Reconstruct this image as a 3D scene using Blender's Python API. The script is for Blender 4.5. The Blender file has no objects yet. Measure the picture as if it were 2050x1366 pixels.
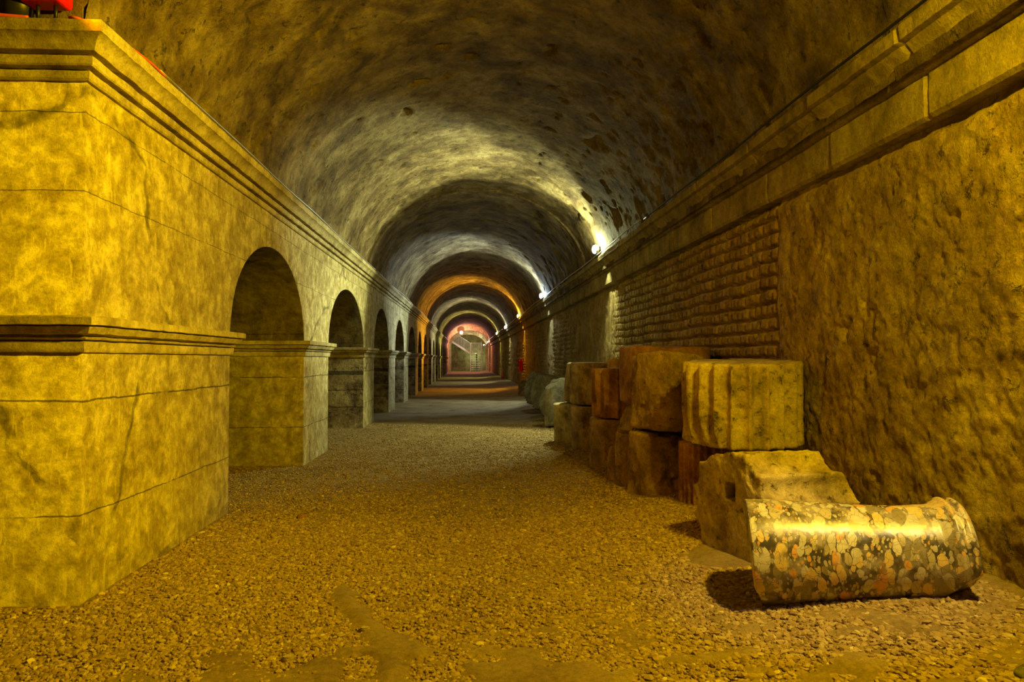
import bpy, math, random
import numpy as np
U = 1.2                       # one working unit (the tripod height) in metres
rng = np.random.default_rng(7)
random.seed(7)
sc = bpy.context.scene
COL = sc.collection

# ------------------------------------------------------------------ noise
def _hash(ix, iy, iz, seed):
    h = (ix*374761393 + iy*668265263 + iz*2147483647 + seed*1274126177) & 0xFFFFFFFF
    h = ((h ^ (h >> 13))*1274126177) & 0xFFFFFFFF
    h = ((h ^ (h >> 16))*2246822519) & 0xFFFFFFFF
    return ((h ^ (h >> 15)) & 0xFFFFFF)/float(0xFFFFFF)
def vnoise(P, seed=0):
    P = np.asarray(P, float) + 1000.0
    i = np.floor(P).astype(np.int64); f = P - i; f = f*f*(3-2*f)
    r = 0
    for dx in (0, 1):
        for dy in (0, 1):
            for dz in (0, 1):
                w = (f[..., 0] if dx else 1-f[..., 0])*(f[..., 1] if dy else 1-f[..., 1])*(f[..., 2] if dz else 1-f[..., 2])
                r = r + w*_hash(i[..., 0]+dx, i[..., 1]+dy, i[..., 2]+dz, seed)
    return r*2-1
def fbm(P, s=1.0, oct=4, seed=0, gain=.5):
    P = np.asarray(P, float)*s; a = 1; t = 0; n = 0
    for k in range(oct):
        t = t + a*vnoise(P, seed+k*17); n += a; a *= gain; P = P*2.03
    return t/n
def sstep(a, b, x):
    t = np.clip((x-a)/(b-a), 0, 1); return t*t*(3-2*t)

# the gallery is not straight: its far part drifts a little to the left and narrows
def bend(V):
    V = V.copy(); Y = V[:, 1]
    r = .0135*np.clip(Y-3, 0, None); l = .009*np.clip(Y-20, 0, None)
    V[:, 0] -= l+(r-l)*np.clip((V[:, 0]+1.61)/3.61, 0, 1)
    return V
# ------------------------------------------------------------------ mesh helpers
def link(name, V, Fc, mat, parent=None, smooth=True, loc=(0, 0, 0), rot=(0, 0, 0)):
    me = bpy.data.meshes.new(name)
    V = np.asarray(V, dtype=np.float64)
    if tuple(loc) == (0, 0, 0) and parent is None: V = bend(V)
    V = (V*U).astype(np.float32)
    if isinstance(Fc, np.ndarray):
        n, k = Fc.shape
        me.vertices.add(len(V)); me.vertices.foreach_set('co', V.ravel())
        me.loops.add(n*k); me.loops.foreach_set('vertex_index', Fc.astype(np.int32).ravel())
        me.polygons.add(n); me.polygons.foreach_set('loop_start', np.arange(0, n*k, k, dtype=np.int32))
        me.polygons.foreach_set('loop_total', np.full(n, k, dtype=np.int32))
        me.update(calc_edges=True); me.validate()
    else:
        me.from_pydata([tuple(v) for v in V], [], Fc); me.update()
    me.polygons.foreach_set('use_smooth', np.full(len(me.polygons), smooth))
    o = bpy.data.objects.new(name, me); COL.objects.link(o)
    if mat: me.materials.append(mat)
    o.location = tuple(c*U for c in loc); o.rotation_euler = tuple(math.radians(a) for a in rot)
    if parent: o.parent = parent
    return o
def gridf(n, m, off=0, wrap=False):
    i, j = np.meshgrid(np.arange(n-1), np.arange(m if wrap else m-1), indexing='ij')
    j2 = (j+1) % m
    return np.stack([i*m+j, i*m+j2, (i+1)*m+j2, (i+1)*m+j], -1).reshape(-1, 4)+off
class MB:
    def __init__(s): s.v = []; s.f = []
    def add(s, V, Fc):
        o = len(s.v); s.v += [tuple(v) for v in V]; s.f += [tuple(o+i for i in f) for f in Fc]; return s
    def box(s, a, b):
        (x0, y0, z0), (x1, y1, z1) = a, b
        return s.add([(x0,y0,z0),(x1,y0,z0),(x1,y1,z0),(x0,y1,z0),(x0,y0,z1),(x1,y0,z1),(x1,y1,z1),(x0,y1,z1)],
                     [(0,3,2,1),(4,5,6,7),(0,1,5,4),(1,2,6,5),(2,3,7,6),(3,0,4,7)])
    def tube(s, pts, r, n=8, cap=True):
        pts = [np.array(p, float) for p in pts]; rings = []
        rr = r if hasattr(r, '__len__') else [r]*len(pts)
        for i, p in enumerate(pts):
            d = pts[min(i+1, len(pts)-1)]-pts[max(i-1, 0)]; d = d/np.linalg.norm(d)
            a = np.array((0, 0, 1.)) if abs(d[2]) < .9 else np.array((1., 0, 0))
            u = np.cross(d, a); u /= np.linalg.norm(u); w = np.cross(d, u)
            rings.append([p+rr[i]*(math.cos(t)*u+math.sin(t)*w) for t in [2*math.pi*k/n for k in range(n)]])
        V = [v for g in rings for v in g]; Fc = []
        for i in range(len(pts)-1):
            for k in range(n):
                k2 = (k+1) % n; Fc.append((i*n+k, i*n+k2, (i+1)*n+k2, (i+1)*n+k))
        if cap: Fc += [tuple(range(n-1, -1, -1)), tuple((len(pts)-1)*n+k for k in range(n))]
        return s.add(V, Fc)
    def lathe(s, prof, n=20, c=(0, 0, 0), axis='z'):      # prof (r, h)
        V = []; Fc = []
        for r, h in prof:
            for k in range(n):
                t = 2*math.pi*k/n; a, b = r*math.cos(t), r*math.sin(t)
                p = {'z': (a, b, h), 'y': (a, h, b), 'x': (h, a, b)}[axis]
                V.append((p[0]+c[0], p[1]+c[1], p[2]+c[2]))
        for i in range(len(prof)-1):
            for k in range(n):
                k2 = (k+1) % n; Fc.append((i*n+k, i*n+k2, (i+1)*n+k2, (i+1)*n+k))
        Fc += [tuple(range(n-1, -1, -1)), tuple((len(prof)-1)*n+k for k in range(n))]
        return s.add(V, Fc)
    def done(s, name, mat, parent=None, smooth=False, loc=(0, 0, 0), rot=(0, 0, 0)):
        return link(name, s.v, s.f, mat, parent, smooth, loc, rot)
def struct(o): o['kind'] = 'structure'; return o
def tag(o, label, cat, group=None, kind=None):
    o['label'] = label; o['category'] = cat
    if group: o['group'] = group
    if kind: o['kind'] = kind
    return o
def empty(name, loc, label, cat, group=None, rot=(0, 0, 0)):
    o = bpy.data.objects.new(name, None); COL.objects.link(o)
    o.location = tuple(c*U for c in loc); o.rotation_euler = tuple(math.radians(a) for a in rot)
    return tag(o, label, cat, group)

# ------------------------------------------------------------------ materials
class NT:
    def __init__(s, name):
        s.m = bpy.data.materials.new(name); s.m.use_nodes = True
        s.t = s.m.node_tree; s.N = s.t.nodes; s.L = s.t.links
        s.b = s.N['Principled BSDF']
        s.co = s.N.new('ShaderNodeTexCoord').outputs['Object']
    def n(s, typ, **kw):
        x = s.N.new('ShaderNode'+typ)
        for k, v in kw.items():
            if k in x.inputs.keys(): x.inputs[k].default_value = v
            else: setattr(x, k, v)
        return x
    def noise(s, scale, det=6, rough=.6, dist=0, co=None, out='Fac'):
        x = s.n('TexNoise', Scale=scale, Detail=det, Roughness=rough, Distortion=dist)
        s.L.new(co or s.co, x.inputs['Vector']); return x.outputs[out]
    def vor(s, scale, feature='F1', co=None, out='Distance', rnd=1):
        x = s.n('TexVoronoi', feature=feature, Scale=scale, Randomness=rnd)
        s.L.new(co or s.co, x.inputs['Vector']); return x.outputs[out]
    def ramp(s, fac, stops, interp='LINEAR'):
        x = s.n('ValToRGB'); x.color_ramp.interpolation = interp
        e = x.color_ramp.elements
        while len(e) < len(stops): e.new(.5)
        for i, (p, c) in enumerate(stops):
            e[i].position = p
            e[i].color = (c, c, c, 1) if not hasattr(c, '__len__') else (*c, 1)
        s.L.new(fac, x.inputs[0]); return x.outputs[0]
    def math(s, op, a, b=0, c=0):
        x = s.n('Math', operation=op)
        for i, v in enumerate((a, b, c)):
            if hasattr(v, 'node'): s.L.new(v, x.inputs[i])
            else: x.inputs[i].default_value = v
        return x.outputs[0]
    def mix(s, fac, a, b, mode='MIX'):
        x = s.n('Mix', data_type='RGBA', blend_type=mode)
        for i, v in ((0, fac), (6, a), (7, b)):
            if hasattr(v, 'node'): s.L.new(v, x.inputs[i])
            elif i == 0: x.inputs[0].default_value = v
            else: x.inputs[i].default_value = (*v, 1)
        return x.outputs[2]
    def mapping(s, scale=(1, 1, 1), rot=(0, 0, 0), co=None):
        x = s.n('Mapping'); x.inputs['Scale'].default_value = scale; x.inputs['Rotation'].default_value = rot
        s.L.new(co or s.co, x.inputs['Vector']); return x.outputs[0]
    def warp(s, amt, scale, co=None):
        nz = s.noise(scale, 3, out='Color', co=co)
        a = s.n('VectorMath', operation='MULTIPLY_ADD'); s.L.new(nz, a.inputs[0])
        a.inputs[1].default_value = (amt,)*3; s.L.new(co or s.co, a.inputs[2]); return a.outputs[0]
    def bump(s, h, strength, dist, prev=None):
        x = s.n('Bump', Strength=strength, Distance=dist); s.L.new(h, x.inputs['Height'])
        if prev is not None: s.L.new(prev, x.inputs['Normal'])
        return x.outputs[0]
    def fin(s, col, rough=.9, normal=None, spec=.3):
        if hasattr(col, 'node'): s.L.new(col, s.b.inputs['Base Color'])
        else: s.b.inputs['Base Color'].default_value = (*col, 1)
        if hasattr(rough, 'node'): s.L.new(rough, s.b.inputs['Roughness'])
        else: s.b.inputs['Roughness'].default_value = rough
        s.b.inputs['Specular IOR Level'].default_value = spec
        if normal is not None: s.L.new(normal, s.b.inputs['Normal'])
        return s.m

def stone_mat(name, dark, mid, light, big=1.2, fine=14, bumpd=.012, pits=0, scratch=False, lines=None, cracks=0, bs=.9, contrast=(.36, .5, .64), rough=.9, streak=0):
    m = NT(name)
    a = m.noise(big, 8, .68, .3)
    col = m.ramp(a, [(contrast[0], dark), (contrast[1], mid), (contrast[2], light)])
    b = m.noise(fine, 6, .7)
    col = m.mix(.75, col, m.ramp(b, [(.3, .45), (.5, .9), (.72, 1.25)]), 'MULTIPLY')
    c2 = m.noise(fine*4.5, 4, .7)
    col = m.mix(.6, col, m.ramp(c2, [(.32, .5), (.55, 1.05)]), 'MULTIPLY')
    if streak:
        st = m.noise(5, 5, .6, co=m.mapping((1.6, 1.6, .18)))
        col = m.mix(streak, col, m.ramp(st, [(.38, .55), (.62, 1.25)]), 'MULTIPLY')
    if scratch:
        w = m.warp(.08, 3)
        f1 = m.noise(26, 3, .6, co=m.mapping((1, 1, .12), co=w))
        f2 = m.noise(60, 2, .6, co=m.mapping((1, 1, .1), (.5, .4, 0), co=w))
        s1 = m.ramp(f1, [(.62, 0), (.68, 1)]); s2 = m.ramp(f2, [(.66, 0), (.72, 1)])
        col = m.mix(m.math('MULTIPLY', m.math('MAXIMUM', s1, s2), .35), col, tuple(min(1, c*1.25) for c in light))
    h = m.math('ADD', m.math('MULTIPLY', m.noise(fine*.6, 8, .7), 1.0), m.math('MULTIPLY', m.noise(fine*5, 5, .7), .35))
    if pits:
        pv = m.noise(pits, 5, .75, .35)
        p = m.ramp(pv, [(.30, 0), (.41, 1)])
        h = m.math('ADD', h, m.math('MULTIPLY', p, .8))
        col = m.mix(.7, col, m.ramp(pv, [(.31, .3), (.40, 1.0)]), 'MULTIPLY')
    if lines:
        sx = m.n('SeparateXYZ'); m.L.new(m.warp(.035, 2.2), sx.inputs[0])
        sz = m.math('ADD', sx.outputs[2], m.math('MULTIPLY', m.noise(20, 3), .012))
        L = None
        for z0, wd in lines:
            d = m.math('ABSOLUTE', m.math('SUBTRACT', sz, z0*U+.0235))
            k = m.math('GREATER_THAN', m.math('MULTIPLY', d, 1/(wd*U)), 1.0)
            L = k if L is None else m.math('MULTIPLY', L, k)
        gap = m.math('MAXIMUM', L, m.ramp(m.noise(2.5, 4), [(.55, 0), (.6, .8)]))
        col = m.mix(1, col, m.ramp(gap, [(0, .28), (1, 1.0)]), 'MULTIPLY'); h = m.math('ADD', h, m.math('MULTIPLY', gap, .7))
    if cracks:
        e = m.vor(cracks, 'DISTANCE_TO_EDGE', co=m.warp(.5, 1.3))
        e2 = m.math('MAXIMUM', m.ramp(e, [(.004, 0), (.010, 1)]), m.ramp(m.noise(1.7, 4), [(.48, 0), (.54, 1)]))
        col = m.mix(1, col, m.ramp(e2, [(0, .42), (1, 1.0)]), 'MULTIPLY'); h = m.math('ADD', h, m.math('MULTIPLY', e2, .5))
    return m.fin(col, rough, m.bump(h, bs, bumpd))

M = {}
M['plaster'] = stone_mat('pale_plaster', (.30, .225, .09), (.46, .37, .17), (.58, .48, .24), 6, 18, .008, scratch=True, cracks=.45, streak=.22)
M['pier'] = stone_mat('pier_plaster', (.28, .205, .065), (.45, .355, .145), (.66, .55, .27), 7.5, 22, .009, scratch=True,
                      lines=[(.83, .0042), (.355, .003), (1.70, .002), (2.03, .002)], cracks=.42, contrast=(.36, .5, .62), streak=.1)
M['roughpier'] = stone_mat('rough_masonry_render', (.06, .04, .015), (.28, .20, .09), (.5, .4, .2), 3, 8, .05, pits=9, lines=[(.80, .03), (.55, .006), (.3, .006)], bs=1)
M['intrados'] = stone_mat('dark_brown_arch_soffit', (.08, .055, .02), (.17, .125, .045), (.26, .20, .08), 4, 14, .01, scratch=True, streak=.2, lines=[(1.24, .003)])  # arch soffits in a darker brown than the pier faces
M['mould'] = stone_mat('moulded_limestone', (.28, .21, .08), (.46, .37, .16), (.58, .48, .25), 3.0, 20, .006)
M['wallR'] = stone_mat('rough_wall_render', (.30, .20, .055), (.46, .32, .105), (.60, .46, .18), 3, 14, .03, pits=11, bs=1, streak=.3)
M['corniceR'] = stone_mat('worn_cornice_stone', (.20, .15, .05), (.36, .275, .11), (.46, .37, .17), 2.2, 18, .012, bs=1, streak=.35)
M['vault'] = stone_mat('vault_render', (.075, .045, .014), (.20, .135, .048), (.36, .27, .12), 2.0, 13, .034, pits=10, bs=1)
M['earth'] = stone_mat('beaten_earth', (.20, .13, .045), (.29, .20, .075), (.36, .26, .105), 1.6, 34, .008, bs=1)
M['stone'] = stone_mat('ochre_stone', (.17, .10, .04), (.40, .27, .12), (.60, .45, .23), 2.6, 16, .012, pits=14, bs=1)
M['stone_red'] = stone_mat('reddish_stone', (.20, .09, .03), (.42, .22, .08), (.6, .38, .17), 2.6, 18, .01, bs=1)
M['stone_grey'] = stone_mat('grey_stone', (.22, .20, .14), (.40, .38, .30), (.55, .54, .44), 2.6, 18, .01, bs=1)
M['stone_pale'] = stone_mat('pale_stone', (.25, .18, .08), (.52, .40, .20), (.70, .57, .33), 2.6, 16, .014, pits=16, bs=1)
M['slate'] = stone_mat('slate', (.03, .03, .035), (.06, .055, .06), (.16, .14, .11), 5, 30, .004)
# gravel pebbles: colour varies from stone to stone
m = NT('gravel_stones')
g = m.n('TexWhiteNoise'); geo = m.n('NewGeometry'); m.L.new(geo.outputs['Random Per Island'], g.inputs['Value'] if 'Value' in g.inputs.keys() else g.inputs[0]); g.noise_dimensions = '1D'
m.L.new(geo.outputs['Random Per Island'], g.inputs['W'])
c = m.ramp(g.outputs[0], [(0, (.22, .14, .045)), (.35, (.30, .20, .075)), (.8, (.38, .27, .11)), (.97, (.44, .33, .14)), (1, (.62, .5, .26))])
M['gravel'] = m.fin(c, .85, m.bump(m.noise(60, 4), .5, .004))
# breccia marble
m = NT('breccia_marble')
w = m.warp(.07, 6)
mp = m.mapping((.62, .62, 1.15), (.25, .35, .15), co=w)
def pal(sc_):
    d = m.vor(sc_, co=mp); col = m.vor(sc_, co=mp, out='Color')
    s_ = m.n('SeparateColor'); m.L.new(col, s_.inputs[0])
    p = m.ramp(s_.outputs[0], [(0, (.30, .24, .10)), (.16, (.52, .43, .20)), (.34, (.62, .55, .34)), (.5, (.70, .62, .38)), (.66, (.76, .54, .15)), (.82, (.76, .38, .08)), (.90, (.56, .50, .30))], 'CONSTANT')
    thr = m.math('ADD', m.math('MULTIPLY', s_.outputs[1], .30), .30)
    msk = m.math('MULTIPLY', m.math('SUBTRACT', thr, d), 30); msk = m.math('MINIMUM', m.math('MAXIMUM', msk, 0), 1)
    return p, msk
pA, mA = pal(10); pB, mB = pal(22); pC, mC = pal(55)
matrix = m.ramp(m.noise(9, 5), [(.42, (.07, .055, .025)), (.5, (.16, .125, .06)), (.6, (.36, .30, .19))])
c = m.mix(m.math('MULTIPLY', mC, .8), matrix, pC); c = m.mix(mB, c, pB)
c = m.mix(m.math('MULTIPLY', mA, m.ramp(m.noise(3, 2), [(.45, 0), (.5, 1)])), c, pA)
c = m.mix(m.ramp(m.noise(2.2, 3, .5, .5), [(.60, 0), (.62, 1)]), c, (.64, .45, .13))
ed = m.vor(26, 'DISTANCE_TO_EDGE', co=m.warp(.2, 5))
c = m.mix(m.ramp(ed, [(.004, .25), (.03, 1)]), (.10, .07, .05), c)
c = m.mix(.5, c, m.ramp(m.noise(16, 6, .7), [(.3, .6), (.7, 1.2)]), 'MULTIPLY')

M['marble'] = m.fin(c, m.ramp(m.noise(22, 4), [(.3, .24), (.7, .42)]), m.bump(m.noise(30, 4), .12, .004), .6)
def plain(name, col, rough=.5, metal=0):
    m = NT(name); m.b.inputs['Metallic'].default_value = metal
    c = m.mix(.35, col, m.ramp(m.noise(30, 4), [(.3, .6), (.7, 1.2)]), 'MULTIPLY')
    return m.fin(c, rough)
M['red'] = plain('red_enamel', (.75, .008, .012), .3)
M['black'] = plain('black_plastic', (.015, .013, .012), .4)
M['redcable'] = plain('orange_cable', (.65, .10, .02), .5)
M['steel'] = plain('galvanised_steel', (.55, .55, .55), .35, .8)
M['lampbody'] = plain('lamp_housing', (.08, .08, .08), .5, .3)
M['metalpaint'] = plain('painted_stair_steel', (.62, .52, .46), .5, .2)
M['tread'] = plain('wooden_tread', (.55, .46, .34), .7)
M['cone'] = plain('pink_cone_finish', (.75, .22, .20), .6)
def emit(name, col, s):
    m = bpy.data.materials.new(name); m.use_nodes = True
    b = m.node_tree.nodes['Principled BSDF']
    b.inputs['Base Color'].default_value = (*col, 1)
    b.inputs['Emission Color'].default_value = (*col, 1); b.inputs['Emission Strength'].default_value = s
    return m

# ------------------------------------------------------------------ ground
XL, XR = -1.61, 2.0
def ground(X, Y):
    return .17*sstep(.5, 2.0, X)*(1-.5*sstep(5, 9, Y)) + .012*fbm(np.stack([X*.9, Y*.9, X*0], -1), 1, 3, 5) - .01
def smear(X, Y):                  # 1 where wet mud has flattened the gravel
    n = fbm(np.stack([X*4+.4*Y, Y*7, X*0], -1), 1.8, 3, 31)
    zone = sstep(-.75, -.35, X)*(1-sstep(1.15, 1.7, X))*(1-sstep(2.35, 2.75, Y+.3*X))
    zone2 = .5*sstep(-1.6, -.7, X)*(1-sstep(2.3, 2.9, Y))
    path = np.exp(-((X+.42-.16*np.sin(3.2*Y+.6))/.045)**2)*(1-sstep(3.0, 3.3, Y))
    return np.clip(sstep(.02, .16, n)*np.maximum(zone, zone2)*.85+path, 0, 1)
def floor_piece(x0, x1, y0, y1, dx, dy, rough):
    xs = np.arange(x0, x1+1e-6, dx); ys = np.arange(y0, y1+1e-6, dy)
    Y, X = np.meshgrid(ys, xs, indexing='ij')
    Z = ground(X, Y)
    if rough:
        P = np.stack([X, Y, X*0], -1)
        sm = smear(X, Y)
        Z = Z + (1-sm)*(.007*fbm(P, 16, 3, 3)) + sm*.016 + .004*sm*fbm(P, 6, 2, 9)
    return np.stack([X, Y, Z], -1)
A = floor_piece(-2.5, 2.2, 1.3, 9.3, .02, .02, True)
o = struct(link('floor', A.reshape(-1, 3), gridf(A.shape[0], A.shape[1])[:, ::-1], M['earth']))
for nm, a in (('floor_far', (-2.5, 2.2, 9.3, 63, .1, .1)), ('floor_rear_gallery', (-7.5, -2.5, 1.3, 63, .2, .2)), ('floor_near', (-7.5, 2.2, -1.0, 1.3, .2, .1))):
    A = floor_piece(*a, nm == 'floor_far'); struct(link(nm, A.reshape(-1, 3), gridf(A.shape[0], A.shape[1])[:, ::-1], M['earth']))

# gravel lying loose over the earth: uncountable
PIERS = [(2.98, 4.74), (6.77, 7.9), (10.42, 11.5), (13.5, 14.6), (16.47, 17.55), (19.7, 20.7)]
FOOT = [(1.16, 5.52, .08), (1.25, 3.3, .22), (1.5, 3.3, .3), (1.6, 4.42, .30), (1.355, 4.85, .25), (1.27, 5.24, .17), (1.46, 5.72, .3), (1.24, 5.62, .12), (1.39, 6.38, .31), (1.66, 7.02, .29), (1.385, 7.58, .31), (1.30, 8.36, .31), (1.3, 10.1, .15)]
def pebbles(name, N, yr, xr, size, ico_=True, pw=1.25):
    X = rng.uniform(xr[0], xr[1], N); Y = yr[0]+(yr[1]-yr[0])*rng.uniform(0, 1, N)**pw
    keep = rng.uniform(0, 1, N) > smear(X, Y)*.93
    for a_, b_ in PIERS: keep &= ~((X < XL+.02) & (Y > a_-.02) & (Y < b_+.02))
    keep &= ~((X < XL+.02) & (Y > 2.96) & (Y < 4))
    for fx, fy, fr in FOOT: keep &= (X-fx)**2+(Y-fy)**2 > fr*fr
    X, Y = X[keep], Y[keep]; n = len(X)
    t = (1+5**.5)/2
    if ico_:
        ico = np.array([(-1,t,0),(1,t,0),(-1,-t,0),(1,-t,0),(0,-1,t),(0,1,t),(0,-1,-t),(0,1,-t),(t,0,-1),(t,0,1),(-t,0,-1),(-t,0,1)])/1.9
        fc = np.array([(0,11,5),(0,5,1),(0,1,7),(0,7,10),(0,10,11),(1,5,9),(5,11,4),(11,10,2),(10,7,6),(7,1,8),(3,9,4),(3,4,2),(3,2,6),(3,6,8),(3,8,9),(4,9,5),(2,4,11),(6,2,10),(8,6,7),(9,8,1)])
    else:
        ico = np.array([(1.,0,0),(0,1,0),(-1,0,0),(0,-1,0),(0,0,1),(0,0,-1)])
        fc = np.array([(0,1,4),(1,2,4),(2,3,4),(3,0,4),(1,0,5),(2,1,5),(3,2,5),(0,3,5)])
    k_ = len(ico)
    s = size*np.exp(rng.normal(0, .34, n))*(1+.35*sstep(0, 1.8, X)); s = np.clip(s, size*.5, size*2.2)
    sc3 = np.stack([s*rng.uniform(.8, 1.35, n), s*rng.uniform(.6, 1.1, n), s*rng.uniform(.4, .75, n)], -1)
    V = ico[None]*(1+rng.uniform(-.28, .28, (n, k_, 1)))*sc3[:, None, :]
    a = rng.uniform(0, 6.283, n); ca, sa = np.cos(a)[:, None], np.sin(a)[:, None]
    b = rng.normal(0, .4, n); cb, sb = np.cos(b)[:, None], np.sin(b)[:, None]
    x, y, z = V[..., 0].copy(), V[..., 1].copy(), V[..., 2].copy()
    y, z = y*cb-z*sb, y*sb+z*cb
    x, y = x*ca-y*sa, x*sa+y*ca
    V = np.stack([x+X[:, None], y+Y[:, None], z+(ground(X, Y)+sc3[:, 2]*.25)[:, None]], -1)
    Fc = (fc[None]+(np.arange(n)*k_)[:, None, None]).reshape(-1, 3)
    return link(name, V.reshape(-1, 3), Fc, M['gravel'], smooth=False)
tag(pebbles('gravel', 95000, (1.62, 4.4), (-2.0, 1.93), .0072, True, 1.15), 'loose ochre gravel covering the gallery floor in the foreground', 'gravel', kind='stuff')
tag(pebbles('fine_gravel', 90000, (4.4, 11), (-2.35, 1.93), .0075, False, 1.3), 'finer loose gravel covering the gallery floor further back', 'gravel', kind='stuff')

# ------------------------------------------------------------------ vault (ceiling)
SPR, RISE, CX0, HS = 2.25, 1.40, .12, 1.77
def zL(x): return SPR+RISE*np.sqrt(np.clip(1-((x-CX0)/HS)**2, 0, 1))
def vault_piece(name, y0, y1, dy, nt, drop, mat, amp):
    ys = np.arange(y0, y1+1e-6, dy); th = np.linspace(0, math.pi, nt)
    Y, T = np.meshgrid(ys, th, indexing='ij')
    R = 1-drop
    X = CX0+HS*R*np.cos(T); Z = SPR+RISE*R*np.sin(T)
    P = np.stack([X, Y, Z], -1)
    d = amp*fbm(P, 3.2, 5, 2, .6)+amp*.6*fbm(P*np.array([1, .5, 1]), 11, 3, 8)
    gr = np.clip(fbm(P, 4.5, 3, 44)-.32, 0, 1)*.12              # spalled hollows
    n = np.stack([np.cos(T)/HS, 0*T, np.sin(T)/RISE], -1); n /= np.linalg.norm(n, axis=-1, keepdims=True)
    P = P+n*(d+gr)[..., None]
    return struct(link(name, P.reshape(-1, 3), gridf(*P.shape[:2]), mat))
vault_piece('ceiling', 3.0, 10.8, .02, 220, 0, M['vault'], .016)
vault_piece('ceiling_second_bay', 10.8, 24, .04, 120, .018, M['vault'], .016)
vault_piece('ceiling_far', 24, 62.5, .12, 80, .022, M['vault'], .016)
# step ring between the first and second bay
th = np.linspace(0, math.pi, 120)
V = []
for R in (1.06, .98): V += [(CX0+HS*R*math.cos(t), 10.8, SPR+RISE*R*math.sin(t)) for t in th]
struct(link('ceiling_step', V, gridf(2, 120), M['vault']))
# corner where the cross gallery turns off to the left (mitred barrel vaults)
xs = np.arange(-7.5, 1.98, .03); ys = np.arange(-.75, 3.03, .03)
Y, X = np.meshgrid(ys, xs, indexing='ij')
yc = 1.25; zC = SPR+RISE*np.sqrt(np.clip(1-((Y-yc)/HS)**2, 0, 1))
side = (X-(CX0-HS))/(2*HS)+(Y-(yc-HS))/(2*HS)-1
Z = np.where((side > 0), zL(X), zC)
P = np.stack([X, Y, Z], -1); P[..., 2] += .02*fbm(P, 3.2, 4, 2)
struct(link('ceiling_corner', P.reshape(-1, 3), gridf(*P.shape[:2])[:, ::-1], M['vault']))

# ------------------------------------------------------------------ right wall
def wallR_piece(name, y0, y1, dy, dz, hi):
    ys = np.arange(y0, y1+1e-6, dy); zs = np.arange(-.1, 2.1, dz)
    Y, Z = np.meshgrid(ys, zs, indexing='ij'); P = np.stack([Y*0+3.3, Y, Z], -1)
    d = .026*fbm(P, 1.6, 4, 1)+.022*fbm(P*np.array([1, .8, .6]), 9, 5, 5, .68)
    d += .009*fbm(P, 28, 2, 14)
    d += np.clip(fbm(P, 5, 4, 77)-.28, 0, 1)*-.14                    # hollows
    # squared block masonry
    zz = Z+.016*fbm(P, 3.0, 3, 6); rowh = .092
    row = np.floor(zz/rowh).astype(int); fz = zz/rowh-row
    roff = _hash(row, row*0, row*0, 3); bw = .095+.05*_hash(row, row*0, row*0, 9)
    yy = Y+.016*fbm(P, 7, 2, 16); u = yy/bw+roff*7; ub = np.floor(u).astype(int); fy = u-ub
    ez = np.minimum(fz, 1-fz)*rowh; ey = np.minimum(fy, 1-fy)*bw
    jt = np.minimum(ez, ey*.8)+.005*fbm(P, 18, 2, 91)
    blk = sstep(.002, .016, jt)*.05 + .014*(_hash(ub, row, row*0, 4)-.5) - .03
    patch = sstep(-.12, .06, fbm(P, 1.3, 3, 60)+.36)
    mb = sstep(4.42, 4.46, Y)*(1-sstep(8.6, 9.6, Y))*patch
    mb = np.maximum(mb, sstep(9.5, 12, Y)*sstep(.0, .1, fbm(P, .9, 3, 61)))
    d = d*(1-.6*mb)-.014*sstep(4.42, 4.46, Y)+blk*mb
    d -= .03*np.exp(-((Y-4.43-.03*fbm(P, 3, 2, 7))/.012)**2)            # open joint
    d -= .035*sstep(1.96, 2.03, Z+.02*fbm(P, 3, 3, 8))                # recess under the cornice
    d += .10*sstep(.5, -.1, Z)*0
    rough = sstep(9, 13, Y); d += rough*.03*fbm(P*np.array([1, 1, .5]), 4, 4, 71)
    Q = np.stack([XR-d, Y, Z], -1)
    return struct(link(name, Q.reshape(-1, 3), gridf(*Q.shape[:2]), M['wallR']))
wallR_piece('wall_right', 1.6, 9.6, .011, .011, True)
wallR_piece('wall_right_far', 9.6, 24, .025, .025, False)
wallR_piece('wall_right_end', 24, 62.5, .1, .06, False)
wallR_piece('wall_right_near', -.8, 1.6, .05, .05, False)
def sweepY(name, prof, y0, y1, dy, mat, joint=None, amp=.004, seed=0, mitre=None):
    ys = np.arange(y0, y1+1e-6, dy)
    # resample profile
    pr = np.array(prof, float); out = []
    for a, b in zip(pr[:-1], pr[1:]):
        n = max(1, int(np.linalg.norm(b-a)/.018)); out += [a+(b-a)*t/n for t in range(n)]
    out.append(pr[-1]); pr = np.array(out)
    Y = np.repeat(ys[:, None], len(pr), 1); X = np.repeat(pr[None, :, 0], len(ys), 0); Z = np.repeat(pr[None, :, 1], len(ys), 0)
    P = np.stack([X, Y, Z], -1)
    d = amp*fbm(P, 14, 3, seed)+amp*1.6*fbm(P, 3, 3, seed+5)
    s = 1 if pr[:, 0].mean() > 0 else -1
    if joint:
        wv = Y/joint+.13*np.sin(Y*1.7); k = np.floor(wv).astype(int); f = wv-k
        d = d+.012*(_hash(k, k*0, k*0, seed)-.5)-.022*np.exp(-((np.minimum(f, 1-f)*joint)/.007)**2)
        P[..., 2] += .008*(_hash(k, k*0, k*0, seed+9)-.5)
    P[..., 0] -= s*d
    F_ = gridf(*P.shape[:2])
    o = link(name, P.reshape(-1, 3), F_ if s > 0 else F_[:, ::-1], mat)
    e = o.modifiers.new('edge', 'EDGE_SPLIT'); e.split_angle = math.radians(32)
    return struct(o)
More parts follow.
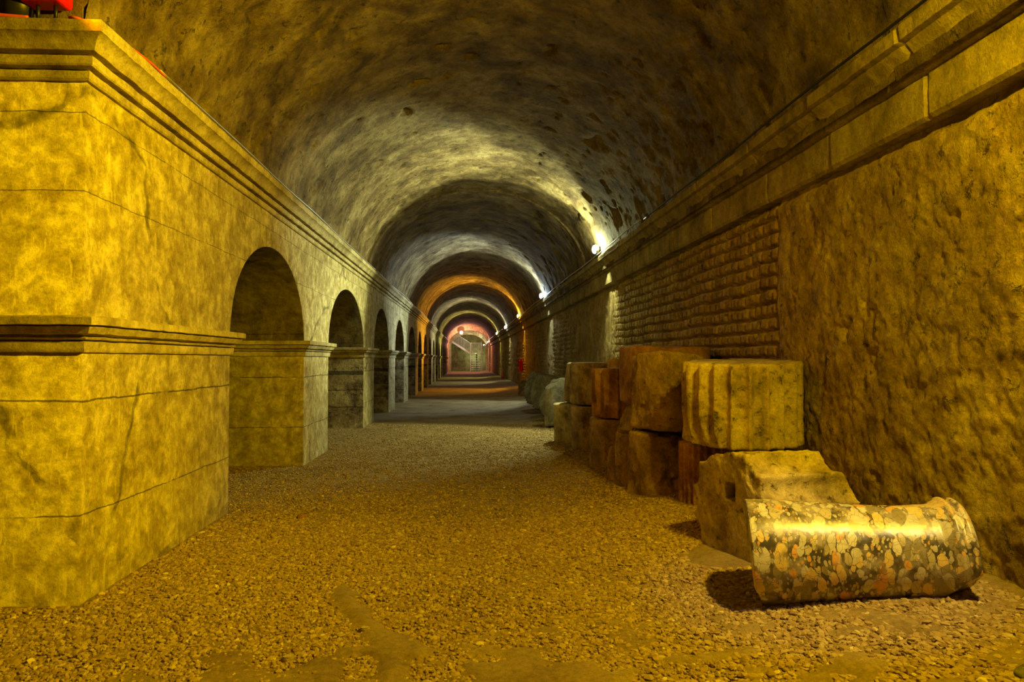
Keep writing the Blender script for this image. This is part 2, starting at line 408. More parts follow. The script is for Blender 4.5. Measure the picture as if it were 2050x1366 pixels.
RP = [(2.15, 2.03), (1.965, 2.032), (1.95, 2.05), (1.95, 2.225), (1.962, 2.23), (1.925, 2.238), (1.922, 2.27), (1.935, 2.275), (1.895, 2.283), (1.888, 2.305), (1.86, 2.335), (1.845, 2.352), (1.855, 2.357), (1.822, 2.365), (1.82, 2.425), (1.83, 2.435), (2.2, 2.435)]
sweepY('trim_1', RP, -.8, 9.6, .012, M['corniceR'], .92, .006, 20)
sweepY('trim_2', RP, 9.6, 53, .06, M['corniceR'], .92, .010, 21)

# ------------------------------------------------------------------ left arcade
PIERS = [(2.98, 4.74), (6.77, 7.9), (10.42, 11.5), (13.5, 14.6), (16.47, 17.55), (19.7, 20.7)]
y = 22.4
while y < 60: PIERS.append((y, y+1.0)); y += 3.05
ZI, ZT, TH = 1.10, 2.37, .75          # springing, wall top, wall thickness
def arch_pts(y0, y1, rise, n=28):
    c, h = (y0+y1)/2, (y1-y0)/2
    return [(c-h*math.cos(math.pi*k/n), 1.165+rise*math.sin(math.pi*k/n)) for k in range(n+1)]
def arcade():
    mb = MB(); xa, xb = XL, XL-TH
    def face(p, q, r, s): mb.add([p, q, r, s], [(0, 1, 2, 3)])
    for i, (a, b) in enumerate(PIERS):
        # pier from floor to wall top, front, back, near & far reveal (to springing)
        for z0, z1 in ((-.15, 1.165), (1.165, ZT)):
            face((xa, a, z0), (xa, b, z0), (xa, b, z1), (xa, a, z1))
            face((xb, b, z0), (xb, a, z0), (xb, a, z1), (xb, b, z1))
        if i > 0: face((xb, a, -.15), (xa, a, -.15), (xa, a, 1.165), (xb, a, 1.165))
        face((xa, b, -.15), (xb, b, -.15), (xb, b, 1.165), (xa, b, 1.165))
        if i+1 < len(PIERS):
            pts = arch_pts(b, PIERS[i+1][0], .73 if i < 3 else .70)
            for (ya, za), (yb, zb) in zip(pts[:-1], pts[1:]):
                face((xa, ya, za), (xa, yb, zb), (xa, yb, ZT), (xa, ya, ZT))
                face((xb, yb, zb), (xb, ya, za), (xb, ya, ZT), (xb, yb, ZT))
                face((xa, ya, za), (xb, ya, za), (xb, yb, zb), (xa, yb, zb))
    return mb
# front return of the first pier (the wall that closes the cross gallery)
mb = arcade()
mb.add([(XL, 2.98, -.15), (-7.5, 2.98, -.15), (-7.5, 2.98, ZT), (XL, 2.98, ZT)], [(0, 3, 2, 1)][::1])
o = mb.done('wall_left', M['pier'], None, False); struct(o)
# weld + soft worn edges on the arcade
w = o.modifiers.new('weld', 'WELD'); w.merge_threshold = .0005
b = o.modifiers.new('worn', 'BEVEL'); b.width = .012; b.segments = 2; b.limit_method = 'ANGLE'; b.angle_limit = math.radians(50)
for p in o.data.polygons: p.use_smooth = True
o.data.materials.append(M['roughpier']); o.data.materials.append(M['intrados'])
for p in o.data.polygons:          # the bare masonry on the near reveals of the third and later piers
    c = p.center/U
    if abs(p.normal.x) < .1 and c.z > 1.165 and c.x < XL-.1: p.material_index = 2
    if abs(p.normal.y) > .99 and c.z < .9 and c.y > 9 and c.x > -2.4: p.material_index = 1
rear = MB(); rear.box((-5.6, 3.0, -.15), (-5.4, 63, 3.0)); struct(rear.done('wall_rear_gallery', M['pier']))
rear = MB(); rear.box((-5.6, 2.98, 3.0), (-2.2, 63, 3.1)); struct(rear.done('ceiling_rear_gallery', M['vault']))
rear = MB(); rear.box((-7.6, -.95, -.15), (2.2, -.75, 3.0)); struct(rear.done('wall_back', M['wallR']))
rear = MB(); rear.box((-7.7, -.8, -.15), (-7.5, 3.0, 3.0)); struct(rear.done('wall_cross_gallery', M['wallR']))
rear = MB(); rear.box((-7.5, 2.995, 2.36), (-1.64, 3.08, 2.64)); struct(rear.done('wall_cross_gallery_top', M['vault']))
rear = MB(); rear.box((-2.6, 2.985, ZT), (-1.72, 63, ZT+.02)); struct(rear.done('trim_3', M['mould']))

# mouldings swept along a polyline in plan, with mitred corners
def sweep(name, prof, path, mat, closed=False, amp=.003, seed=0, step=.03, kind='structure'):
    pts = [np.array(p, float) for p in path]; n = len(pts); mit = []
    for i in range(n):
        d0 = pts[i]-pts[i-1] if (i > 0) else pts[1]-pts[0]
        d1 = pts[i+1]-pts[i] if i < n-1 else pts[-1]-pts[-2]
        d0 = d0/np.linalg.norm(d0); d1 = d1/np.linalg.norm(d1)
        n0 = np.array((d0[1], -d0[0])); n1 = np.array((d1[1], -d1[0]))
        mm = n0+n1; mm = mm/np.dot(mm, mm)*2 if np.dot(mm, mm) > 1e-6 else n0; mit.append(mm)
    pr = np.array(prof, float); out = []
    for a, b in zip(pr[:-1], pr[1:]):
        k = max(1, int(np.linalg.norm(b-a)/.012)); out += [a+(b-a)*t/k for t in range(k)]
    out.append(pr[-1]); pr = np.array(out)
    rows = []
    for i in range(n-1):
        L = np.linalg.norm(pts[i+1]-pts[i]); k = max(1, int(L/step))
        for t in range(k+(i == n-2)):
            u = t/k; p = pts[i]*(1-u)+pts[i+1]*u; q = mit[i]*(1-u)+mit[i+1]*u
            # the offset runs parallel: interpolate end positions per profile point
            rows.append(np.stack([(pts[i][0]+mit[i][0]*pr[:, 0])*(1-u)+(pts[i+1][0]+mit[i+1][0]*pr[:, 0])*u,
                                  (pts[i][1]+mit[i][1]*pr[:, 0])*(1-u)+(pts[i+1][1]+mit[i+1][1]*pr[:, 0])*u, pr[:, 1]], -1))
    P = np.array(rows); nz = amp*fbm(P, 18, 3, seed)
    P[..., 2] += nz; P[..., 0] += nz
    Fc = [tuple(f) for f in gridf(*P.shape[:2])[:, ::-1].tolist()]
    m_ = P.shape[1]; Fc += [tuple(range(m_)), tuple((P.shape[0]-1)*m_+k for k in range(m_-1, -1, -1))]
    o = link(name, P.reshape(-1, 3), Fc, mat, smooth=True)
    e = o.modifiers.new('edge', 'EDGE_SPLIT'); e.split_angle = math.radians(38)
    o['kind'] = kind; return o
CP = [(-.05, 2.155), (.015, 2.157), (.022, 2.165), (.022, 2.195), (.0, 2.201), (.0, 2.207), (.04, 2.209), (.046, 2.215), (.046, 2.248), (.018, 2.256), (.018, 2.263), (.062, 2.265), (.07, 2.275), (.08, 2.30), (.10, 2.318), (.112, 2.322), (.115, 2.368), (.10, 2.375), (-.12, 2.375)]
sweep('trim_4', CP, [(-7.5, 2.98), (XL, 2.98), (XL, 11.0)], M['mould'], amp=.003, seed=3)
sweep('trim_5', CP, [(XL, 11.02), (XL, 53)], M['mould'], amp=.012, seed=4, step=.12)
IP = [(-.04, 1.025), (.012, 1.03), (.016, 1.035), (.018, 1.073), (-.002, 1.079), (.026, 1.083), (.03, 1.09), (.012, 1.096), (.012, 1.10), (.045, 1.106), (.056, 1.124), (.062, 1.134), (.048, 1.138), (.078, 1.142), (.078, 1.172), (.07, 1.178), (-.05, 1.18)]
k = 6
for i, (a, b) in enumerate(PIERS):
    xb = XL-TH
    path = [(-7.5, a), (XL, a), (XL, b), (xb, b)] if i == 0 else [(xb, a), (XL, a), (XL, b), (xb, b)]
    sweep('trim_%d' % k, IP, path, M['mould'], amp=.004, seed=k, step=.04 if i < 5 else .2); k += 1

# ------------------------------------------------------------------ far arches and end wall
def ring_wall(name, y0, y1, cx, hw, spring, rise, mat):
    n = 40; inner = [(cx-hw, -.1), (cx-hw, spring)]+[(cx-hw*math.cos(math.pi*k/n), spring+rise*math.sin(math.pi*k/n)) for k in range(1, n)]+[(cx+hw, spring), (cx+hw, -.1)]
    outer = []
    for (x, z) in inner:
        dx, dz = x-cx, z-1.2; 
        outer.append((cx+dx*1.55, 1.2+max(dz, -1.3)*1.55 if dz > 0 else z))
    mb = MB(); m_ = len(inner)
    V = [(x, y0, z) for x, z in inner]+[(x, y0, z) for x, z in outer]+[(x, y1, z) for x, z in inner]+[(x, y1, z) for x, z in outer]
    Fc = []
    for i in range(m_-1):
        Fc += [(i, i+1, m_+i+1, m_+i), (2*m_+i+1, 2*m_+i, 3*m_+i, 3*m_+i+1), (i+1, i, 2*m_+i, 2*m_+i+1)]
    mb.add(V, Fc); return struct(mb.done(name, mat))
ring_wall('wall_transverse_arch', 53, 54.2, .17, 1.70, 2.2, 1.02, M['plaster'])
ring_wall('wall_end_arch', 58.5, 59.0, .15, 1.62, 2.1, 1.0, M['plaster'])
mb = MB(); mb.box((-2.6, 62.4, -.2), (2.4, 62.7, 3.9)); struct(mb.done('wall_end', M['corniceR']))

# ------------------------------------------------------------------ loose stones
def stone(name, label, cat, base, R, h, mat, e=2.0, fl=None, taper=0, cuts=(), amp=.006, rot=(0, 0, 0), seed=1, bev=.03, rf=None, group=None, nth=192, nh=48, lump=.02, notch=(), ncap=9):
    rx, ry = R
    th = np.linspace(0, 2*math.pi, nth, endpoint=False); ts = np.linspace(0, 1, nh)
    rows = [(0., u) for u in np.linspace(.02, .97, 9)]; rings = []
    T, H = [], []
    ring = [(u, 0.0) for u in np.linspace(.01, .93, ncap)]+[(1-bev/rx*(1-math.sin(a)), bev*(1-math.cos(a))/h*.8) for a in np.linspace(0.3, 1.4, 4)]
    ring = ring+[(1.0, t) for t in np.linspace(bev/h, 1-bev/h, nh)]
    ring = ring+[(1-bev/rx*(1-math.sin(a)), 1-bev*(1-math.cos(a))/h*.8) for a in np.linspace(1.4, .3, 4)]+[(u, 1.0) for u in np.linspace(.93, .01, ncap)]
    rr = np.array([q[0] for q in ring]); tt = np.array([q[1] for q in ring])
    Rr, Th = np.meshgrid(rr, th, indexing='ij'); Tt = np.repeat(tt[:, None], nth, 1)
    c, s = np.cos(Th), np.sin(Th)
    k = (np.abs(c)**e+np.abs(s)**e)**(-1/e)
    rad = Rr*k*(1-taper*Tt)
    if rf is not None: rad = rad*rf(Tt)
    if fl:
        n_, dep, pw = fl
        u = (n_*Th/(2*math.pi)) % 1
        g = dep*(1-np.abs(2*u-1)**pw)
        chip = 1+.5*np.clip(fbm(np.stack([c*6, s*6, Tt*5], -1), 1, 3, seed+3), -1, 0)
        rad = rad*(1-g*chip*sstep(.3, .95, Rr))
    P = np.stack([rx*rad*c, ry*rad*s, Tt*h], -1)
    for (p0, nn) in cuts:
        nn = np.array(nn, float); nn /= np.linalg.norm(nn)
        dd = (P-np.array(p0))@nn+.018*fbm(P, 6, 4, seed+40)
        P = P-np.clip(dd, 0, None)[..., None]*nn
    for (p0, r0, dpt) in notch:
        v = P-np.array(p0); d = np.max(np.abs(v), -1)
        cdir = np.array((0, 0, 1.)) if p0[2] == 0 else np.array((0, 0, h/2))-np.array(p0); cdir /= np.linalg.norm(cdir)
        P = P+cdir*(dpt*sstep(r0*1.25, r0*.8, d))[..., None]
    Cn = P-np.array((0, 0, h/2)); Cn /= np.linalg.norm(Cn, axis=-1, keepdims=True)+1e-9
    off = seed*3.7
    d = lump*fbm(P+off, 3.2, 3, seed)+amp*fbm(P+off, 22, 3, seed+1, .65)+np.minimum(0, fbm(P+off, 6, 3, seed+2)+.28)*.10*(lump/.02)
    P = P+Cn*d[..., None]
    o = link(name, P.reshape(-1, 3), gridf(P.shape[0], nth, wrap=True)[:, ::-1], mat, smooth=True, loc=base, rot=rot)
    return tag(o, label, cat, group)
DR = 'column_drum'
# marble shaft lying on the gravel, axis across the gallery
def shaft_rf(t):
    r = 1-.13*sstep(.0, .72, t)+.02*sstep(.72, .86, t)
    r = r+.05*sstep(.86, .895, t)+.085*np.exp(-((t-.925)/.022)**2)+.02*np.exp(-((t-.962)/.012)**2)*0
    return r+.07*np.exp(-((t-.975)/.018)**2)-.02*np.exp(-((t-.952)/.006)**2)
SHAFT = stone('marble_column_shaft', 'polished mottled marble column shaft lying on gravel, ring moulding at its right end', 'column',
      (1.10, 2.76, .232), (.205, .205), .76, M['marble'], amp=.001, lump=.003, rot=(0, 87, -17), seed=11, bev=.008, rf=shaft_rf, nth=240, nh=160,
      cuts=(((0, 0, .012), (.15, .1, -1)), ((.17, 0, .70), (1, -.6, .5))))
stone('broken_fluted_block', 'large broken fluted stone block with square hole in dark end, behind the marble shaft', 'stone block',
      (1.22, 3.31, .27), (.33, .32), .50, M['stone_pale'], fl=(14, .12, 2.6), rot=(0, 90, 14), seed=21, bev=.015, amp=.008, lump=.012,
      cuts=(((-.33, 0, .39), (-.55, 0, 1)), ((.24, 0, 0), (1, 0, 0)), ((-.30, -.1, 0), (-1, .25, 0))), notch=(((-.10, -.02, .0), .034, .13),), ncap=60)
stone(DR, 'big upright column drum with wide vertical flutes, stacked above the finely fluted reddish piece', 'column drum',
      (1.615, 4.15, .505), (.362, .36), .485, M['stone_pale'], fl=(22, .15, 3.0), rot=(2.5, -1.5, 12), seed=31, bev=.022, amp=.006, lump=.008,
      cuts=(((-.31, -.12, .1), (-1, -.25, -.35)),))
stone('finely_fluted_column_base', 'reddish column piece with narrow close flutes standing under the big wide-fluted drum', 'column drum',
      (1.60, 4.42, .03), (.28, .28), .44, M['stone_red'], fl=(36, .12, 2.4), seed=41, bev=.012, amp=.003, lump=.003, nth=340)
stone('rough_stone_block', 'dark upright rough stone block leaning beside the left edge of the big wide-fluted drum', 'stone block',
      (1.375, 4.88, .50), (.235, .24), .535, M['stone'], e=3.6, rot=(-2, 4, 18), seed=51, amp=.008, lump=.02, cuts=(((.1, .1, .52), (.6, 0, 1)),))
stone('rough_stone_block', 'flat-sided brown stone block on the ground under the leaning dark rough block', 'stone block',
      (1.345, 4.92, .02), (.225, .23), .475, M['stone'], e=3.0, rot=(0, 0, 10), seed=61, amp=.008, lump=.02)
stone('stone_fragment', 'rounded broken stone chunk bulging out at ground level left of the flat-sided brown block', 'stone fragment',
      (1.25, 5.30, .02), (.17, .17), .42, M['stone'], e=2.3, seed=71, amp=.01, lump=.05, taper=.15)
stone('smooth_stone_block', 'large smooth orange-brown stone block, highest of the pile, behind the leaning dark rough block', 'stone block',
      (1.56, 5.68, .635), (.335, .33), .47, M['stone_red'], e=3.4, rot=(0, 1, 3), seed=81, amp=.004, lump=.012, bev=.03, notch=(((-.33, -.28, .24), .035, .05),),
      cuts=(((-.28, -.2, .05), (-1, -.6, -1)),))
stone('stone_fragment', 'broken boulder with dark hollows at ground level under the large smooth orange-brown block', 'stone fragment',
      (1.50, 5.76, .0), (.33, .30), .61, M['stone'], e=2.3, seed=95, amp=.012, lump=.06, taper=.1, cuts=(((-.2, -.1, .5), (-1, -.2, .8)),))
stone('stone_fragment', 'small jagged stone chunk on the ground in front of the broken boulder', 'stone fragment',
      (1.16, 5.52, .0), (.09, .11), .30, M['stone'], e=2.2, seed=98, amp=.012, lump=.06, taper=.3)
stone(DR, 'column drum with broad rounded flutes, left of the large smooth orange-brown block', 'column drum',
      (1.40, 6.36, .475), (.325, .32), .445, M['stone_red'], fl=(15, .17, 3.0), rot=(0, 0, 5), seed=101, amp=.004, lump=.008, bev=.02)
stone('plain_column_drum', 'plain weathered drum on the ground under the broad-fluted drum', 'column drum',
      (1.39, 6.38, .0), (.32, .31), .465, M['stone'], seed=111, amp=.007, lump=.03, e=2.4)
stone(DR, 'fluted drum against the wall, only its top showing behind the broad-fluted drum', 'column drum',
      (1.66, 7.02, .56), (.305, .30), .45, M['stone_red'], fl=(18, .10, 3.0), seed=121, amp=.004, lump=.006, bev=.02)
stone('plain_column_drum', 'plain drum by the wall hidden beneath the rearmost fluted drum top', 'column drum',
      (1.66, 7.02, .05), (.29, .29), .50, M['stone'], seed=122, amp=.004, lump=.01)
stone('fluted_stone_block', 'brown stone with worn vertical flutes, second from the far end of the upper row', 'column drum',
      (1.39, 7.62, .515), (.31, .30), .45, M['stone'], e=3, fl=(12, .07, 2.2), rot=(0, 0, 8), seed=131, amp=.006, lump=.012)
stone('rough_stone_block', 'dark stone block on the ground beneath the brown stone with worn flutes', 'stone block',
      (1.385, 7.58, .02), (.31, .29), .475, M['stone'], e=3, seed=141, amp=.008, lump=.02)
stone('rough_stone_block', 'dark slanting stone block with a pale top, last of the upper row of the pile', 'stone block',
      (1.385, 8.38, .485), (.30, .29), .465, M['stone'], e=3.2, rot=(0, 3, 0), taper=.12, seed=151, amp=.006, lump=.012)
stone('pale_column_drum', 'rounded drum with pale flat top on the ground, far end of the pile', 'column drum',
      (1.30, 8.36, .0), (.325, .31), .475, M['stone_pale'], taper=-.06, seed=161, amp=.007, lump=.02)
stone('leaning_stone_slab', 'grey flat slab standing on edge beyond the pile of drums, beside the fluted pieces', 'stone slab',
      (1.30, 10.1, .02), (.26, .13), .70, M['stone_grey'], e=5, rot=(-8, 6, 25), seed=171, amp=.004, lump=.02, cuts=(((.1, 0, .62), (.8, 0, 1)), ((-.2, 0, .6), (-1, 0, .9))))
stone('fluted_column_section', 'short fluted column section lying on its side in front of the larger fluted sections', 'column section',
      (1.50, 10.95, .30), (.25, .25), .40, M['stone_grey'], fl=(22, .10, 2.4), rot=(84, 0, -62), seed=181, amp=.003, lump=.006, bev=.012)
stone('fluted_column_section', 'larger fluted column section lying between the short section and the toothed capital', 'column section',
      (1.60, 12.4, .36), (.31, .31), .50, M['stone_grey'], fl=(24, .10, 2.4), rot=(82, 0, -66), seed=191, amp=.003, lump=.006, bev=.012)
stone('toothed_capital', 'capital with a toothed carved rim lying on its side, farthest fluted piece', 'capital',
      (1.55, 13.8, .37), (.33, .33), .45, M['stone_grey'], fl=(26, .20, 1.4), rot=(80, 0, -66), seed=201, amp=.004, lump=.008, bev=.012)
stone('boulder', 'small dark rounded boulder against the right wall below the fire extinguisher', 'boulder',
      (1.48, 19.0, .03), (.28, .26), .40, M['stone'], seed=211, amp=.01, lump=.05, taper=.2, nth=64, nh=16)
stone('stone_slab', 'dark grey flat slab flush with the gravel at the bottom right corner', 'stone slab',
      (1.67, 1.88, .118), (.16, .075), .028, M['slate'], e=6, rot=(3, -5, 20), seed=221, amp=.003, lump=.012, bev=.008, nth=96, nh=8)
def rock(lbl, x, y, s, mat, seed):
    z = float(ground(np.array([x]), np.array([y]))[0])-.3*s
    stone('pebble', lbl, 'stone', (x, y, z), (s, s*.8), s*1.3, mat, seed=seed, nth=24, nh=8, amp=.003, lump=.012, bev=s*.4)
rock('small reddish stone on the gravel right of the first pier foot', -1.09, 4.55, .022, M['stone_red'], 301)
rock('small pale stone on the gravel in front of the second pier', -1.06, 6.05, .02, M['stone_pale'], 302)
rock('small pale rounded stone in the gravel near the bottom left of centre', -.62, 2.42, .018, M['stone_pale'], 303)
rock('small flat stone at the bend of the mud streak in the foreground', -.40, 2.66, .020, M['stone_pale'], 304)

# ------------------------------------------------------------------ lamps
def spot(name, loc, tgt, col, W, ang, blend=.3, size=.03):
    d = bpy.data.lights.new(name, 'SPOT'); d.color = col; d.energy = W; d.spot_size = math.radians(ang); d.spot_blend = blend; d.shadow_soft_size = size
    o = bpy.data.objects.new(name, d); COL.objects.link(o)
    import mathutils
    v = mathutils.Vector(tgt); o.location = tuple(c*U for c in loc); o.rotation_euler = v.to_track_quat('-Z', 'Y').to_euler(); return o
def point(name, loc, col, W, size=.03):
    d = bpy.data.lights.new(name, 'POINT'); d.color = col; d.energy = W; d.shadow_soft_size = size
    o = bpy.data.objects.new(name, d); COL.objects.link(o); o.location = tuple(c*U for c in loc); return o
def gallery_lamp(x, y, z, col, W, label, glow, fan=80, omni=.13, tilt=-.25, ws=(1.3, .42, .7), bl=.4):
    t = empty('floodlight', (x, y, z), label, 'lamp', 'floodlights along the gallery cornice')
    mb = MB(); mb.lathe([(.005, .05), (.05, .045), (.06, .03), (.062, 0), (.066, -.005)], 20, axis='x'); mb.done('lamp_housing', M['lampbody'], t, True)
    mb = MB(); mb.lathe([(.004, -.052), (.03, -.048), (.052, -.035), (.063, -.012), (.064, -.004)], 20, axis='x'); mb.done('lamp_glass', emit('lamp_glow', glow, 9), t, True)
    mb = MB(); mb.tube([(.05, 0, 0), (.12, 0, -.03), (.2, 0, -.09)], .009, 8); mb.done('bracket', M['steel'], t, True)
    if W == 0: return t
    for k, (dx, dz, w) in enumerate(((-1, .12, ws[0]), (-.62, .85, ws[1]), (-.72, -.72, ws[2]))):
        spot('lamp_beam', (x-.075, y, z), (dx, tilt, dz), col, W*w, fan, bl)
    if y > 5: spot('lamp_beam', (x-.10, y-.05, z-.02), (.30, -.05, -1), col, W*.13, 62, .8)
    point('lamp_spill', (x-.02, y-.10, z+.05), col, W*omni)
    return t
YEL = (1.0, .68, .004); CYW = (.90, 1.0, .54); BLW = (.72, .92, 1.0); ORG = (1.0, .52, .05); WHG = (.95, 1.0, .80); YGR = (.95, .95, .35); PNK = (1.0, .42, .36)
gallery_lamp(1.70, 1.75, 2.52, YEL, 780, 'yellow floodlight on the right cornice above the marble shaft', (1, .85, .4), fan=128, omni=.22, tilt=.3, ws=(1.25, .05, .5), bl=.9)
gallery_lamp(1.70, 1.35, 2.52, (.80, .86, 1.0), 0, 'added unseen white floodlight beside the yellow one, for the marble shaft highlight', (.9, .95, 1), omni=0)  # fixture body added out of view to carry the shaft highlight
spot('added_highlight_beam', (1.60, 1.50, 2.54), (-.18, 1.05, -2.15), (.42, .52, 1.0), 62, 30, .7, .05)  # added narrow spot that whitens the highlight on the marble shaft
spot('wall_beam', (1.45, 1.62, 2.42), (.42, 1.0, -.50), YEL, 165, 100, .8, .04)
gallery_lamp(1.70, 9.60, 2.53, CYW, 700, 'bright white floodlight on the right cornice, nearest and largest of the row', (1, 1, 1))
gallery_lamp(1.61, 16.4, 2.50, BLW, 520, 'blue-white floodlight on the right cornice, second nearest of the row', (.92, 1, 1))
gallery_lamp(1.53, 23.6, 2.47, ORG, 640, 'orange floodlight on the right cornice, third of the row', (1, .62, .12))
gallery_lamp(1.43, 31.0, 2.42, WHG, 420, 'white floodlight on the right cornice beyond the orange one', (1, 1, .95))
gallery_lamp(1.32, 39.0, 2.45, YGR, 460, 'small white floodlight beside yellow rods on the right cornice, fifth of the row', (1, 1, .9))
gallery_lamp(1.12, 51.8, 2.30, PNK, 300, 'pinkish floodlight at the right foot of the far pink arch', (1, .75, .7), omni=.2, tilt=.4)
gallery_lamp(.90, 57.8, 2.20, WHG, 200, 'white floodlight at the right of the last arch before the stairs', (1, 1, .95), omni=.3, tilt=.4)
t = empty('ceiling_floodlight', (-.88, 52.6, 3.02), 'pink glowing floodlight under the crown of the far pink arch, left of centre', 'lamp')
mb = MB(); mb.lathe([(.01, -.05), (.06, -.045), (.11, -.02), (.125, 0)], 18, axis='y'); mb.done('lamp_glass', emit('pink_glow', (1, .62, .5), 9), t, True)
mb = MB(); mb.lathe([(.125, 0), (.11, .06), (.02, .09)], 18, axis='y'); mb.done('lamp_housing', M['lampbody'], t, True)
point('pink_light', (-.85, 52.3, 2.85), PNK, 220); point('pink_light_behind', (-.8, 55.5, 2.6), PNK, 120)
point('landing_light', (.25, 61.6, 1.35), (.75, 1, .6), 45); point('end_light', (-.3, 59.4, 3.15), (.85, 1, .65), 45)

# yellow plastic rods by the fifth lamp
for dx, lbl in ((0, 'yellow rod fixed to the vault just left of the fifth lamp'), (.16, 'longer yellow rod fixed to the vault just right of the fifth lamp')):
    mb = MB(); mb.tube([(1.42+dx, 38.6, 3.02), (1.68+dx, 38.6, 2.66)], .018, 8)
    tag(mb.done('yellow_rod', plain('yellow_plastic', (.85, .5, .02), .5), None, True), lbl, 'rod')

# red floodlight on the ledge of the first pier
t = empty('red_floodlight', (-1.76, 2.93, 2.40), 'red box floodlight with dark lens standing on the cornice ledge at the top left', 'lamp')
mb = MB(); mb.box((-.075, -.06, .048), (.095, .05, .20)); o = mb.done('housing', M['red'], t)
bv = o.modifiers.new('b', 'BEVEL'); bv.width = .02; bv.segments = 3
mb = MB(); mb.lathe([(.075, .0), (.072, -.012), (.055, -.02), (.01, -.022)], 24, c=(0, -.06, .165), axis='y'); mb.done('lens', M['black'], t, True)
mb = MB(); mb.lathe([(.02, 0), (.055, .01), (.06, .08), (.05, .15), (.02, .16)], 24, c=(-.115, .02, -.01)); mb.done('transformer', M['black'], t, True)
for sx in (-.02, .05):
    mb = MB(); mb.tube([(sx, 0, -.02), (sx, 0, .07)], .008, 8); mb.done('foot', M['black'], t, True)
mb = MB(); mb.tube([(.072, -.055, .085), (.072, -.068, .085)], .006, 8); mb.done('screw', M['steel'], t, True)
spot('red_wash', (-1.66, 2.74, 2.56), (3.1, 2.2, -1.9), (1, .30, .0), 80, 62, .9)

# ------------------------------------------------------------------ cables
def cable(name, pts, r, mat, label, cat='cable'):
    P = []; pts = [np.array(p, float) for p in pts]
    for i in range(len(pts)-1):
        p0, p1, p2, p3 = pts[max(i-1, 0)], pts[i], pts[i+1], pts[min(i+2, len(pts)-1)]
        for u in np.linspace(0, 1, 8, endpoint=False):
            P.append(.5*((2*p1)+(-p0+p2)*u+(2*p0-5*p1+4*p2-p3)*u*u+(-p0+3*p1-3*p2+p3)*u**3))
    P.append(pts[-1]); mb = MB(); mb.tube(P, r, 8)
    return tag(mb.done(name, mat, None, True), label, cat)
cable('red_cable', [(-2.6, 2.86, 2.40), (-2.2, 2.87, 2.395), (-1.95, 2.88, 2.385), (-1.80, 2.90, 2.385)], .008, M['redcable'], 'orange-red cable lying on the cornice ledge left of the red floodlight')
cable('red_cable', [(-1.64, 2.90, 2.39), (-1.60, 2.90, 2.385), (-1.56, 3.0, 2.385), (-1.53, 3.15, 2.39), (-1.50, 3.3, 2.38), (-1.495, 3.45, 2.375)], .006, M['redcable'], 'orange-red cable curling down from the red floodlight over the cornice corner')
mb = MB(); pts = []
for yy in np.arange(3.4, 11.0, .2): pts.append((-1.497+.004*math.sin(yy*3), yy, 2.383+.003*math.sin(yy*2.1)))
mb.tube(pts, .006, 8); tag(mb.done('conduit', M['steel'], None, True), 'thin silver conduit running along the top edge of the left cornice', 'conduit')
mb = MB(); pts = []
for yy in np.arange(11.0, 52, .4): pts.append((-1.50+.010*math.sin(yy*1.3), yy, 2.383+.012*math.sin(yy*.9)))
mb.tube(pts, .010, 6); tag(mb.done('cable', M['steel'], None, True), 'grey cable sagging along the far part of the left cornice', 'cable')
mb = MB(); pts = []
for yy in np.arange(2.0, 7.2, .15): pts.append((1.805+.004*math.sin(yy*3), yy, 2.445+.004*math.sin(yy*2.1)))
mb.tube(pts, .007, 8); tag(mb.done('cable', M['black'], None, True), 'black cable running along the top edge of the right cornice near the viewer', 'cable')
mb = MB(); pts = []
for yy in np.arange(7.2, 52, .3): pts.append((1.80+.004*math.sin(yy*3), yy, 2.455+.008*math.sin(yy*1.1)))
mb.tube(pts, .008, 8); tag(mb.done('conduit', M['steel'], None, True), 'silver conduit along the top edge of the right cornice from the nearest lamp onward', 'conduit')

# ------------------------------------------------------------------ fire extinguisher
t = empty('fire_extinguisher', (1.585, 23.2, .60), 'red fire extinguisher hung on the right wall under the orange lamp', 'fire extinguisher')
mb = MB(); mb.lathe([(.02, 0), (.075, .01), (.08, .03), (.08, .32), (.065, .37), (.03, .40), (.025, .42)], 20); mb.done('cylinder', M['red'], t, True)
mb = MB(); mb.box((-.02, -.05, .42), (.02, .05, .46)); mb.box((-.10, -.01, .45), (.0, .01, .465)); mb.done('valve', M['steel'], t)
mb = MB(); mb.tube([(0, -.03, .43), (-.08, -.07, .36), (-.09, -.08, .15)], .012, 6); mb.done('hose', M['black'], t, True)
mb = MB(); mb.box((.06, -.03, .25), (.15, .03, .30)); mb.done('wall_bracket', M['steel'], t)
# pink cone shape on a square base
t = empty('pink_cone', (1.40, 33, .07), 'narrow pink cone standing by the right wall far down the gallery', 'cone')
mb = MB(); mb.lathe([(.075, .02), (.045, .30), (.014, .54)], 16); mb.done('cone_body', M['cone'], t, True)
mb = MB(); mb.box((-.10, -.10, 0), (.10, .10, .025)); mb.done('cone_base', M['cone'], t)

# ------------------------------------------------------------------ steel staircase at the end
st = empty('steel_staircase', (0, 60, 0), 'steel staircase with landing and railed flight rising to the left at the far end', 'staircase')
LZ = 1.58; x0, x1 = -.22, .72
mb = MB(); mb.box((x0, -.1, LZ-.06), (x1, 1.0, LZ)); mb.done('landing', M['metalpaint'], st)
for i in range(8):
    mb = MB(); z = .12+i*.185; y = -1.55+i*.19; mb.box((x0+.06, y, z), (x1-.06, y+.21, z+.035)); mb.done('tread', M['tread'], st)
mb = MB(); mb.add([(.26, -1.7, .0), (.36, -1.7, .0), (.36, -.1, LZ-.1), (.26, -.1, LZ-.1), (.26, -1.4, .0), (.36, -1.4, .0), (.36, .1, LZ-.1), (.26, .1, LZ-.1)],
                  [(0,1,2,3),(7,6,5,4),(0,3,7,4),(1,5,6,2),(0,4,5,1),(3,2,6,7)]); mb.done('stringer', M['black'], st)
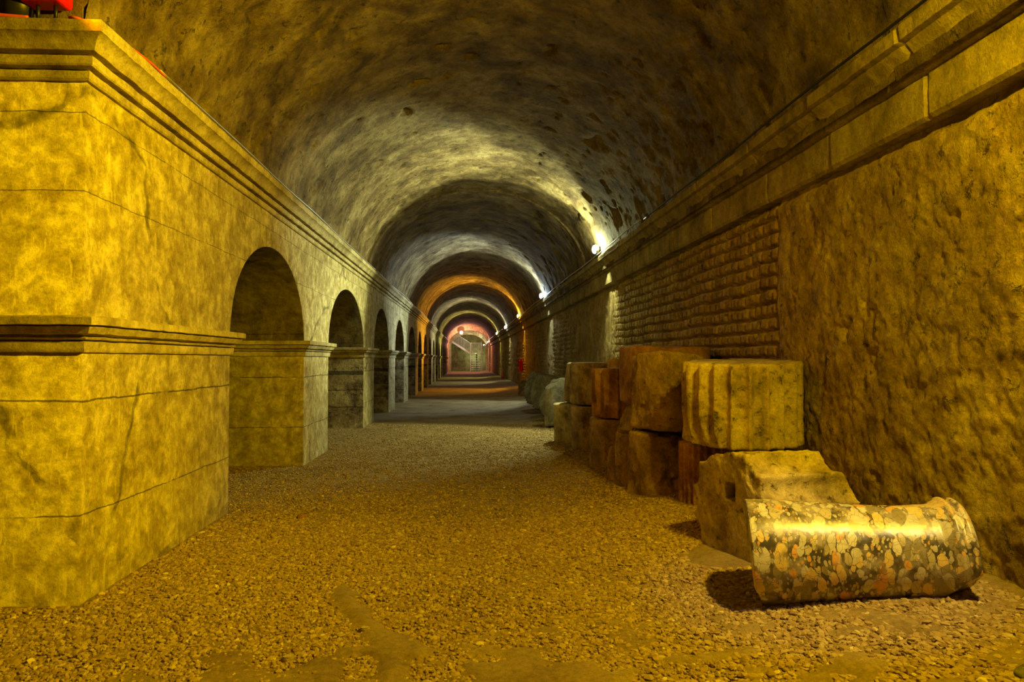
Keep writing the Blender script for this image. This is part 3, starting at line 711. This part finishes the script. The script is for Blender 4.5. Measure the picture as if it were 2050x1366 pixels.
for x in (x0, x1):
    mb = MB(); mb.box((x-.03, -.13, .0), (x+.03, -.07, LZ+.85)); mb.done('post', M['metalpaint'], st)
    mb = MB(); mb.tube([(x, -1.6, .75), (x, -.1, 1.6)], .02, 6); mb.done('handrail', M['metalpaint'], st)
    mb = MB(); mb.box((x-.02, -1.62, 0), (x+.02, -1.58, .78)); mb.done('newel', M['metalpaint'], st)
mb = MB(); mb.tube([(x0, -.1, LZ+.82), (x1, -.1, LZ+.82)], .02, 6); mb.done('handrail', M['metalpaint'], st)
for i in range(13):
    x = x0+(i+1)*(x1-x0)/14; mb = MB(); mb.tube([(x, -.1, LZ), (x, -.1, LZ+.82)], .009, 5, False); mb.done('baluster', M['metalpaint'], st)
xe, ze = -1.85, 2.62
for yy, nm in ((-.1, 'flight_stringer'), (.85, 'flight_stringer')):
    mb = MB(); mb.add([(x0, yy, LZ-.16), (x0, yy, LZ+.02), (xe, yy, ze+.02), (xe, yy, ze-.16), (x0, yy+.05, LZ-.16), (x0, yy+.05, LZ+.02), (xe, yy+.05, ze+.02), (xe, yy+.05, ze-.16)],
                      [(0,1,2,3),(7,6,5,4),(0,4,5,1),(1,5,6,2),(2,6,7,3),(3,7,4,0)]); mb.done(nm, M['metalpaint'], st)
for i in range(9):
    u = (i+.5)/9; x = x0+(xe-x0)*u; z = LZ+(ze-LZ)*u; mb = MB(); mb.box((x-.10, -.05, z-.03), (x+.10, .85, z)); mb.done('tread', M['tread'], st)
mb = MB(); mb.tube([(x0, -.1, LZ+.82), (xe, -.1, ze+.82)], .02, 6); mb.done('handrail', M['metalpaint'], st)
for i in range(22):
    u = (i+.5)/22; x = x0+(xe-x0)*u; z = LZ+(ze-LZ)*u; mb = MB(); mb.tube([(x, -.1, z), (x, -.1, z+.82)], .009, 5, False); mb.done('baluster', M['metalpaint'], st)

# ------------------------------------------------------------------ world, camera, view
w = bpy.data.worlds.new('World'); sc.world = w; w.use_nodes = True
w.node_tree.nodes['Background'].inputs[0].default_value = (0, 0, 0, 1); w.node_tree.nodes['Background'].inputs[1].default_value = 0
F = 1400.0; th = math.atan((720-683)/F); ps = math.atan((1025-947)/F*math.cos(th))
cd = bpy.data.cameras.new('camera'); cam = bpy.data.objects.new('camera', cd); COL.objects.link(cam)
cd.sensor_width = 36; cd.lens = F/2050*36; cam.location = (0, 0, U); cam.rotation_euler = (math.pi/2+th, 0, -ps)
cd.clip_start = .05; cd.clip_end = 200
sc.camera = cam
sc.view_settings.view_transform = 'Standard'; sc.view_settings.look = 'None'; sc.view_settings.gamma = 1; sc.view_settings.exposure = 0
sc.view_settings.use_curve_mapping = False
sc.cycles.use_denoising = True
sc.cycles.sample_clamp_indirect = 4
